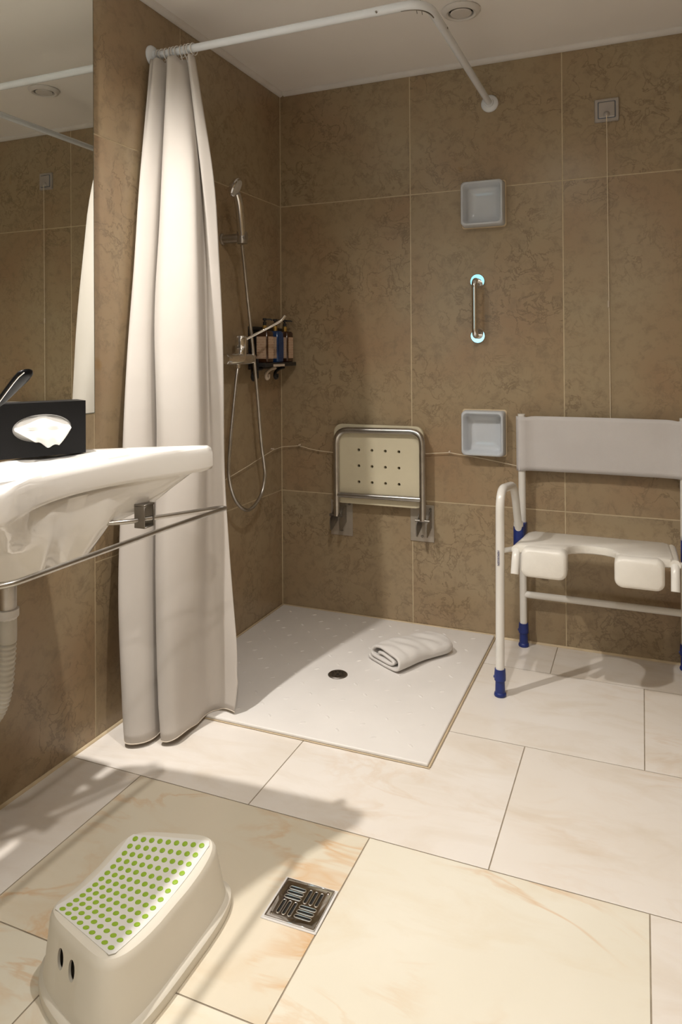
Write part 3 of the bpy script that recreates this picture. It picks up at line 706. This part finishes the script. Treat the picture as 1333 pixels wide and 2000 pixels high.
hm = bmesh.new(); add_lathe(hm, [(0.0, -0.020), (0.012, -0.019), (0.030, -0.010), (0.038, 0.000), (0.038, 0.006), (0.034, 0.010), (0.0, 0.010)], seg=32)
ho = obj('spray_head', hm, M_CHROME, hs, hp(.106, -.562, 1.732))
dirv = Vector((0.85, 0.22, -0.46)).normalized(); ho.rotation_mode = 'QUATERNION'; ho.rotation_quaternion = dirv.to_track_quat('Z', 'Y')
fb = lathe([(0.0, 0.0102), (0.031, 0.0102), (0.031, 0.0115), (0.0, 0.0125)], seg=28)
obj('nozzle_plate', fb, M_GREYPVC, ho)
mx = thing('shower_mixer', 'chrome wall-mounted shower mixer tap with a long lever and looping hose', 'mixer tap', (0.0, -0.452, 1.10))
def mp_(x, y, z): return (x, y+0.452, z-1.10)
obj('body', loft([[mp_(.052+a*k, y, 1.10+b_*k) for a, b_ in rrect(.042, .040, .014, 5)] for (y, k) in ((-.556, .85), (-.550, 1), (-.40, 1.12), (-.352, 1), (-.346, .85))]), M_CHROME, mx, angle=50)
for y in (-.530, -.375):
    obj('wall_union', lathe([(0.0, .0007), (0.030, .0007), (0.029, .006), (0.018, .014), (0.014, .035), (0.0, .035)], mp_(0, y, 1.10), 'X', 24), M_CHROME, mx)
obj('cartridge', lathe([(0.0, .012), (0.022, .012), (0.023, .040), (0.0215, .042), (0.023, .044), (0.0235, .082), (0.020, .089), (0.0, .090)], mp_(.054, -.438, 1.10), 'Z', 28), M_CHROME, mx)
lev = catmull([mp_(.066, -.424, 1.175), mp_(.105, -.395, 1.200), mp_(.150, -.365, 1.228), mp_(.178, -.345, 1.248), mp_(.192, -.334, 1.268)], 6)
obj('lever', tube(lev, [0.0055+0.0045*max(0, (i/len(lev)-0.55)) for i in range(len(lev))], 14), M_CHROME, mx)
obj('hose_outlet', lathe([(0.0, -.034), (0.010, -.034), (0.011, -.020), (0.0, -.018)], mp_(.052, -.459, 1.10), 'Z', 18), M_CHROME, mx)

hose = catmull([mp_(*q) for q in [(.088, -.483, 1.531), (.086, -.465, 1.463), (.08, -.437, 1.368), (.074, -.408, 1.277), (.07, -.382, 1.182), (.066, -.337, .98), (.062, -.299, .772), (.06, -.272, .675), (.06, -.266, .615), (.06, -.302, .548), (.06, -.398, .512), (.06, -.492, .566), (.06, -.541, .667), (.058, -.528, .779), (.055, -.498, .91), (.053, -.470, 1.03), (.052, -.459, 1.066)]], 8)
obj('hose', tube(hose, 0.0068, 12), M_STEEL, mx)
# bottle rack and the three bottles
rk = thing('bottle_rack', 'black wall rack holding three pump bottles beside the shower corner', 'bottle rack', (0.0, -0.16, 1.08))
def bp_(x, y, z): return (x, y+0.16, z-1.08)
obj('back_plate', box(bp_(.0007, -.292, 1.055), bp_(.006, -.028, 1.232), 0.002), M_BLACK, rk)
obj('shelf', box(bp_(.006, -.300, 1.066), bp_(.086, -.022, 1.083), 0.003), M_BLACK, rk)
bar = obj('neck_clamp', box(bp_(.006, -.290, 1.2165), bp_(.024, -.030, 1.2285), 0.002), M_BLACK, rk)
for (y, m) in ((-.318, M_BLACK), (-.206, M_BEIGEP), (-.128, M_BLACK)):
    curl = catmull([bp_(.055, y+.045, 1.060), bp_(.050, y+.02, 1.056), bp_(.046, y-.006, 1.045), bp_(.044, y-.016, 1.030), bp_(.044, y-.008, 1.016), bp_(.044, y+.006, 1.020), bp_(.044, y+.008, 1.034)], 5)
    bm = bmesh.new(); add_tube(bm, curl, 0.0068, 8)
    obj('lock_key', bm, m, rk)
obj('front_lip', box(bp_(.0862, -.235, 1.066), bp_(.0875, -.135, 1.076), 0.0004, 1), M_BEIGEP, rk)
obj('side_tongue', box(bp_(.020, -.3055, 1.020), bp_(.055, -.3005, 1.10), 0.002), M_BLACK, rk)
for (y, m, lab, label) in ((-.248, M_AMBERB, True, 'amber pump bottle with a beige label, furthest from the corner in the black rack'),
                           (-.158, M_BLUEB, False, 'navy blue pump bottle between two amber bottles in the black rack'),
                           (-.068, M_AMBERB, True, 'amber pump bottle with a beige label, beside the corner in the black rack')):
    b0 = thing('pump_bottle', label, 'bottle', (.054, y, 1.0835), 'pump bottles in the black rack')
    def BR(wd, r_, z): return [(px, py, z) for px, py in rrect(wd, wd, r_, 5)]
    bd = obj('body', loft([BR(.050, .008, 0.0), BR(.056, .010, .004), BR(.056, .010, .122), BR(.050, .016, .130), BR(.024, .010, .1315)]), m, b0, angle=50)
    obj('collar', lathe([(0.0, .132), (0.0095, .132), (0.0095, .152), (0.0, .152)], seg=18), M_GOLD, b0)
    pm = obj('pump', lathe([(0.0, .152), (0.0075, .152), (0.0075, .166), (0.004, .167), (0.004, .172), (0.0085, .173), (0.0085, .181), (0.0, .182)], seg=16), M_BLACK, b0)
    obj('nozzle', tube([(0.0, .004, .177), (.018, .018, .177), (.023, .023, .174)], 0.0032, 8), M_BLACK, pm)
    obj('label', box((-.022, -.0288, .016), (.0215, -.0282, .106)), M_LABEL, bd)
    if not lab: pass
    obj('label', box((.0282, -.022, .016), (.0288, .022, .106)), M_LABEL if lab else M_BLUEB, bd)

# ------------------------------------------------------------------ washbasin
YC = -1.71
wb = thing('washbasin', 'white ceramic wall-hung washbasin with a curved-in front edge', 'washbasin', (0.0, YC, 0.60))
def rim(x): return 0.872+0.068*x-0.60
outl = []
def xfront(v): return 0.440+0.134*abs(v)**1.9
HW = 0.322
core = [(0.100, -0.86), (0.100, 0.86)]
poly = [Vector((0.122, -0.28)), Vector((0.122, 0.28)), Vector((0.17, 0.302)), Vector((0.30, 0.315)), Vector((0.48, HW)), Vector((0.552, 0.319)), Vector((0.574, 0.298))]
for k in range(1, 16):
    v = 0.90-1.80*k/16; poly.append(Vector((xfront(v), v*HW)))
poly += [Vector((0.574, -0.298)), Vector((0.552, -0.319)), Vector((0.48, -HW)), Vector((0.30, -0.315)), Vector((0.17, -0.302))]
CEN = Vector((0.285, 0.0)); NB = 120
def outline(a):
    d = Vector((math.cos(a), math.sin(a))); best = None
    for i in range(len(poly)):
        p, q = poly[i]-CEN, poly[(i+1) % len(poly)]-CEN; e = q-p
        den = d.x*e.y-d.y*e.x
        if abs(den) < 1e-9: continue
        t = (p.x*e.y-p.y*e.x)/den; s = (p.x*d.y-p.y*d.x)/den
        if t > 0 and -1e-6 <= s <= 1+1e-6: best = t if best is None else max(best, t)
    return best
ANG = [2*PI*k/NB for k in range(NB)]
RO = [outline(a) for a in ANG]
RO = [(RO[i-1]+2*RO[i]+RO[(i+1) % NB])/4 for i in range(NB)]
def ell(a, ax, by):
    c, s = math.cos(a), math.sin(a)
    return 1/math.sqrt((c/ax)**2+(s/by)**2)
BE = [min(ell(a, .135, .205), RO[i]-0.045) for i, a in enumerate(ANG)]
def wring(fn, zf):
    out = []
    for i, a in enumerate(ANG):
        r = fn(i, a); x = CEN.x+r*math.cos(a); y = r*math.sin(a)
        out.append((x, y, zf(x, y)))
    return out
rg = []
rg.append(wring(lambda i, a: BE[i]*0.14, lambda x, y: 0.072))
rg.append(wring(lambda i, a: BE[i]*0.45, lambda x, y: 0.076))
rg.append(wring(lambda i, a: BE[i]*0.80, lambda x, y: 0.096))
rg.append(wring(lambda i, a: BE[i]*1.02, lambda x, y: rim(x)-0.150))
rg.append(wring(lambda i, a: BE[i]*0.62+RO[i]*0.38, lambda x, y: rim(x)-0.124))
rg.append(wring(lambda i, a: BE[i]*0.38+RO[i]*0.60, lambda x, y: rim(x)-0.090))
rg.append(wring(lambda i, a: BE[i]*0.18+RO[i]*0.79, lambda x, y: rim(x)-0.063))
rg.append(wring(lambda i, a: RO[i]-.026, lambda x, y: rim(x)-0.052))
rg.append(wring(lambda i, a: RO[i]-.019, lambda x, y: rim(x)-0.0515))
rg.append(wring(lambda i, a: RO[i]-.012, lambda x, y: rim(x)-0.0575))
rg.append(wring(lambda i, a: RO[i]-.003, lambda x, y: rim(x)-0.0555))
rg.append(wring(lambda i, a: RO[i], lambda x, y: rim(x)-0.048))
rg.append(wring(lambda i, a: RO[i]-.001, lambda x, y: rim(x)-0.018))
rg.append(wring(lambda i, a: RO[i]-.005, lambda x, y: rim(x)-0.006))
rg.append(wring(lambda i, a: RO[i]-.014, lambda x, y: rim(x)))
rg.append(wring(lambda i, a: RO[i]-.026, lambda x, y: rim(x)-0.002))
rg.append(wring(lambda i, a: max(RO[i]-.040, BE[i]*1.03), lambda x, y: rim(x)-0.004))
rg.append(wring(lambda i, a: BE[i]*1.0, lambda x, y: rim(x)-0.010))
rg.append(wring(lambda i, a: BE[i]*0.95, lambda x, y: rim(x)-0.035))
rg.append(wring(lambda i, a: BE[i]*0.84, lambda x, y: rim(x)-0.095))
rg.append(wring(lambda i, a: BE[i]*0.62, lambda x, y: rim(x)-0.135))
rg.append(wring(lambda i, a: BE[i]*0.30, lambda x, y: rim(x)-0.150))
rg.append(wring(lambda i, a: BE[i]*0.14, lambda x, y: rim(x)-0.153))
bowl = obj('bowl', loft(rg), M_CERAMIC, wb, angle=65)
obj('waste_plug', lathe([(0.0, .004), (0.018, .003), (0.021, 0), (0.0, -0.001)], (CEN.x, 0, rim(CEN.x)-0.150), seg=24), M_CHROME, wb)
obj('wall_bracket', box((0.0007, -.29, .165), (0.109, .29, .205), 0.003), M_PLATE, wb)
for s in (-1, 1):
    obj('bracket_arm', box((0.1095, s*0.24-0.012, .170), (0.30, s*0.24+0.012, .178), 0.002), M_DSTEEL, wb)
# tilting lever: bent steel rod under the front edge, held by clips
zr = 0.150
lever_path = fillet([(0.34, 0.05, zr+.014), (0.440, 0.120, zr+.010), (0.535, 0.352, zr+.002), (0.548, 0.366, zr), (0.534, 0.16, zr), (0.528, -0.12, zr), (0.525, -0.27, zr), (0.46, -0.31, zr), (0.30, -0.27, zr+.01)], 0.030, 8)
obj('tilt_lever', tube(lever_path, 0.0052, 12), M_STEEL, wb)
cx_, cy_ = 0.4600, 0.168
for (lo, hi) in (((cx_-.014, cy_-.015, zr-.008), (cx_+.014, cy_+.015, zr-.005)), ((cx_-.014, cy_-.018, zr-.008), (cx_+.014, cy_-.015, zr+.040)), ((cx_-.014, cy_+.015, zr-.008), (cx_+.014, cy_+.018, zr+.040)), ((cx_-.014, cy_-.018, zr+.040), (cx_+.014, cy_+.018, zr+.044))):
    obj('lever_clip', box(lo, hi, 0.0008, 1), M_DSTEEL, wb)
# waste pipe
obj('tailpiece', lathe([(0.0, -.020), (0.0185, -.020), (0.0185, .075), (0.0, .075)], (0.235, 0.0, 0), 'Z', 24), M_STEEL, wb)
obj('pipe_nut', lathe([(0.0, -.034), (0.0185, -.034), (0.0205, -.031), (0.0235, -.028), (0.0235, -.013), (0.020, -.012), (0.0, -.012)], (0.235, 0.0, 0), 'Z', 12), noisy('white_grey_pvc', (.62, .59, .57), (.58, .55, .53), 20, .4), wb)
pp = catmull([(0.235, 0, -.030), (0.235, 0, -.075), (0.232, -.001, -.13), (0.226, -.004, -.19), (0.210, -.010, -.235), (0.180, -.018, -.262), (0.140, -.022, -.268), (0.09, -.024, -.262), (0.01, -.024, -.258)], 22)
rad = [0.0185 if i < 26 else 0.0172+0.0016*math.cos(i*PI/2*1.0) for i in range(len(pp))]
obj('corrugated_hose', tube(pp, rad, 18), M_GREYPVC, wb, angle=80)

# faucet with a long lever
fa = thing('basin_faucet', 'chrome basin faucet with a long raised lever painted as dark reflection', 'faucet', (0.150, -1.722, 0.8800))
obj('base', lathe([(0.0, .002), (0.026, .002), (0.026, .010), (0.023, .014), (0.022, .080), (0.024, .086), (0.024, .112), (0.018, .120), (0.0, .122)], seg=28), M_CHROME, fa)
obj('spout', tube(fillet([(.012, 0, .040), (.060, -.020, .048), (.074, -.026, .036)], 0.015), 0.0105, 14), M_CHROME, fa)
ls = [(.000, .110, .012, .010), (.045, .127, .010, .0085), (.085, .150, .012, .0080), (.116, .176, .018, .0085), (.138, .194, .022, .0085), (.150, .205, .021, .0080), (.157, .211, .013, .004)]
def LR(x, z, wy, wz, dz): return [(x+b_*wz*-0.4, a*wy, z+dz+b_*wz) for a, b_ in [(math.cos(2*PI*k/14), math.sin(2*PI*k/14)) for k in range(14)]]
lo_ = obj('lever', loft([LR(x, z, a, b_, 0) for x, z, a, b_ in ls]), M_DARKREFL, fa, angle=60)
obj('lever_trim', tube([(x+.003, -a*0.92, z-b_*0.7) for x, z, a, b_ in ls], 0.0013, 6), M_CHROME, lo_)

# tissue box
tx_rot = math.atan2(0.173, 0.098)
tb = thing('tissue_box', 'black tissue box on the washbasin with a white tissue pulled out', 'tissue box', (0.221, -1.460, 0.8840), rotz=tx_rot)
# local: -x runs along the front face from its right end, +y goes back into the box
BL, BH, BD = 0.206, 0.127, 0.064
NE = 48
def rectpt(a):
    c, s = math.cos(a), math.sin(a); k = min((BL/2)/max(abs(c), 1e-6), (BH/2)/max(abs(s), 1e-6)); return (k*c, k*s)
# make sure corners are hit exactly
angs = sorted(set([2*PI*k/NE for k in range(NE)] + [math.atan2(sy*BH/2, sx*BL/2) % (2*PI) for sx in (1, -1) for sy in (1, -1)]))
HX, HZ = -0.103, 0.0635
EX, EZ = -0.101, 0.066
outer = [(HX+rectpt(a)[0], HZ+rectpt(a)[1]) for a in angs]
hole = [(EX+.067*math.cos(a), EZ+.033*math.sin(a)) for a in angs]
bm = bmesh.new()
add_loft(bm, [[(x, .0025, z) for x, z in hole], [(x, 0, z) for x, z in hole], [(x, 0, z) for x, z in outer], [(x, BD, z) for x, z in outer], [(x, BD, HZ+(z-HZ)*.98) for x, z in outer]], False, True)
obj('case', bm, M_SATINB, tb, angle=25)
obj('tissue_stack', box((HX-.098, .010, .006), (HX+.098, BD-.004, BH-.008), .002), M_PAPER, tb)
bm = bmesh.new(); rows = []
for i in range(15):
    v = i/14; row = []
    for j in range(21):
        u = j/20*2-1
        if v < 0.5:
            k = v/0.5; hw = .064*math.sqrt(max(0.02, 1-((.9-k*0.9))**2)); x = EX+u*hw; z = EZ+.0315*(.9-k*0.95); y = .006-.012*k-0.004*math.cos(u*3)
        else:
            k = (v-.5)/.5; hw = .064-.037*k; x = EX+.006*k+u*hw; z = EZ-.002-.040*k*(1-0.35*max(0, -u)**1.2)-0.003*math.sin(u*5+1)*k; y = -.006-.010*math.sin(k*2.4)-.003*math.cos(u*6)
        row.append(bm.verts.new((x, y, z)))
    rows.append(row)
for a, b_ in zip(rows, rows[1:]):
    for j in range(20): bm.faces.new((a[j], a[j+1], b_[j+1], b_[j]))
tt = obj('tissue', bm, M_PAPER, tb, angle=180)
md = tt.modifiers.new('t', 'SOLIDIFY'); md.thickness = 0.0006; md.offset = 0

# ------------------------------------------------------------------ step stool
so = thing('step_stool', 'cream plastic step stool with green dots on its curved top', 'step stool', (0.579, -1.742, 0.0), rotz=0.0)
NS = 96
def sup(a, ax, by, n):
    c, s = math.cos(a), math.sin(a)
    return (ax*abs(c)**(2/n)*(1 if c >= 0 else -1), by*abs(s)**(2/n)*(1 if s >= 0 else -1))
FAN = 2.1   # the ends splay: one long side is longer than the other
def ztop(y): return 0.1140+0.0190*min(1.2, (y/0.135)**2)
def sring(ax, by, n, zf):
    r = []
    for k in range(NS):
        a = 2*PI*(k+0.5)/NS; x, y = sup(a, ax, by, n); r.append((x, y*(1+FAN*x), zf(y)))
    return r
AX, BY = 0.104, 0.147
rings = [sring(.126, .172, 3.4, lambda y: .0006), sring(.134, .181, 3.4, lambda y: .0006), sring(.135, .182, 3.4, lambda y: .006), sring(.134, .181, 3.4, lambda y: .018), sring(.129, .176, 3.4, lambda y: .023),
         sring(.123, .170, 3.8, lambda y: .0245), sring(.119, .164, 4.2, lambda y: .034), sring(AX+.002, BY+.004, 4.8, lambda y: ztop(y)-.018), sring(AX, BY, 5, lambda y: ztop(y)-.010), sring(AX-.004, BY-.004, 5, lambda y: ztop(y)-.003),
         sring(AX-.011, BY-.011, 5, lambda y: ztop(y)), sring(AX*.80, BY*.80, 4.8, ztop), sring(AX*.66, BY*.66, 4.5, ztop), sring(AX*.50, BY*.50, 4.2, ztop), sring(AX*.34, BY*.34, 4, ztop), sring(AX*.17, BY*.17, 3.5, ztop), sring(.002, .003, 2, ztop)]
inner = [sring(.002, .003, 2, lambda y: ztop(y)-.004), sring(AX*.72, BY*.72, 4.5, lambda y: ztop(y)-.004), sring(AX-.006, BY-.006, 5, lambda y: ztop(y)-.007), sring(.115, .160, 4.2, lambda y: .03), sring(.1255, .1715, 3.4, lambda y: .0007)]
bm = loft(rings+inner, False, False)
me = finish(bm, True, 45)
cut = bmesh.new()
for sy in (-1, 1):
    for dx in (-.0175, .0175):
        rg2 = []
        for yy in (sy*.12, sy*.22):
            rg2.append([(-.012+dx+.0092*math.cos(2*PI*k/24), yy, (.088)+.0165*math.sin(2*PI*k/24)) for k in range(24)])
        add_loft(cut, rg2)
link('shell', boolean(me, cut), M_STOOL, so)
# thin tread pad that follows the curve, then the dots on it
bm = bmesh.new(); lev = []
for dz in (.0004, .0013):
    g2 = []
    for i in range(29):
        y = -.1285+.257*i/28; sq = 1-0.07*max(0.0, (abs(y)-.118)/.0105)**2
        g2.append([bm.verts.new((.084*sq*(k/6-1), y*(1+FAN*.084*sq*(k/6-1)), ztop(y)+dz)) for k in range(13)])
    lev.append(g2)
top = lev[1]; low = lev[0]
for i in range(28):
    for k in range(12):
        bm.faces.new((top[i][k], top[i][k+1], top[i+1][k+1], top[i+1][k]))
        bm.faces.new((low[i][k], low[i+1][k], low[i+1][k+1], low[i][k+1]))
    for k in (0, 12): bm.faces.new((top[i][k], top[i+1][k], low[i+1][k], low[i][k]))
for i in (0, 28):
    for k in range(12): bm.faces.new((top[i][k], top[i][k+1], low[i][k+1], low[i][k]))
obj('tread_pad', bm, M_STOOLTOP, so)
dm = finish(lathe([(0.0056, -0.0002), (0.0054, 0.0009), (0.0042, 0.0013), (0.0, 0.0014)], seg=14)); dm.materials.append(M_GREEN)
for i in range(9):
    for j in range(13):
        x = -.0690+.01725*i; y = -.1175+.01958*j
        d = bpy.data.objects.new('dot', dm); C.objects.link(d); d.parent = so
        slope = math.atan(2*0.019*y/0.135**2)
        d.location = (x+.001, y*(1+FAN*x), ztop(y)+.0015); d.rotation_euler = (slope, 0, 0)

# ------------------------------------------------------------------ black pedal bin mostly out of view under the basin
pb = thing('waste_bin', 'small black waste bin with a steel body under the washbasin', 'waste bin', (0.125, -1.760, 0.0))
obj('base_ring', lathe([(0.0, .0005), (0.086, .0005), (0.089, .006), (0.087, .022), (0.083, .026), (0.0, .026)], seg=48), M_BLACK, pb)
obj('body', lathe([(0.0, .0262), (0.081, .0262), (0.081, .200), (0.0, .200)], seg=48), M_STEEL, pb)
obj('lid', lathe([(0.083, .2005), (0.084, .210), (0.060, .228), (0.0, .236)], seg=48), M_BLACK, pb)
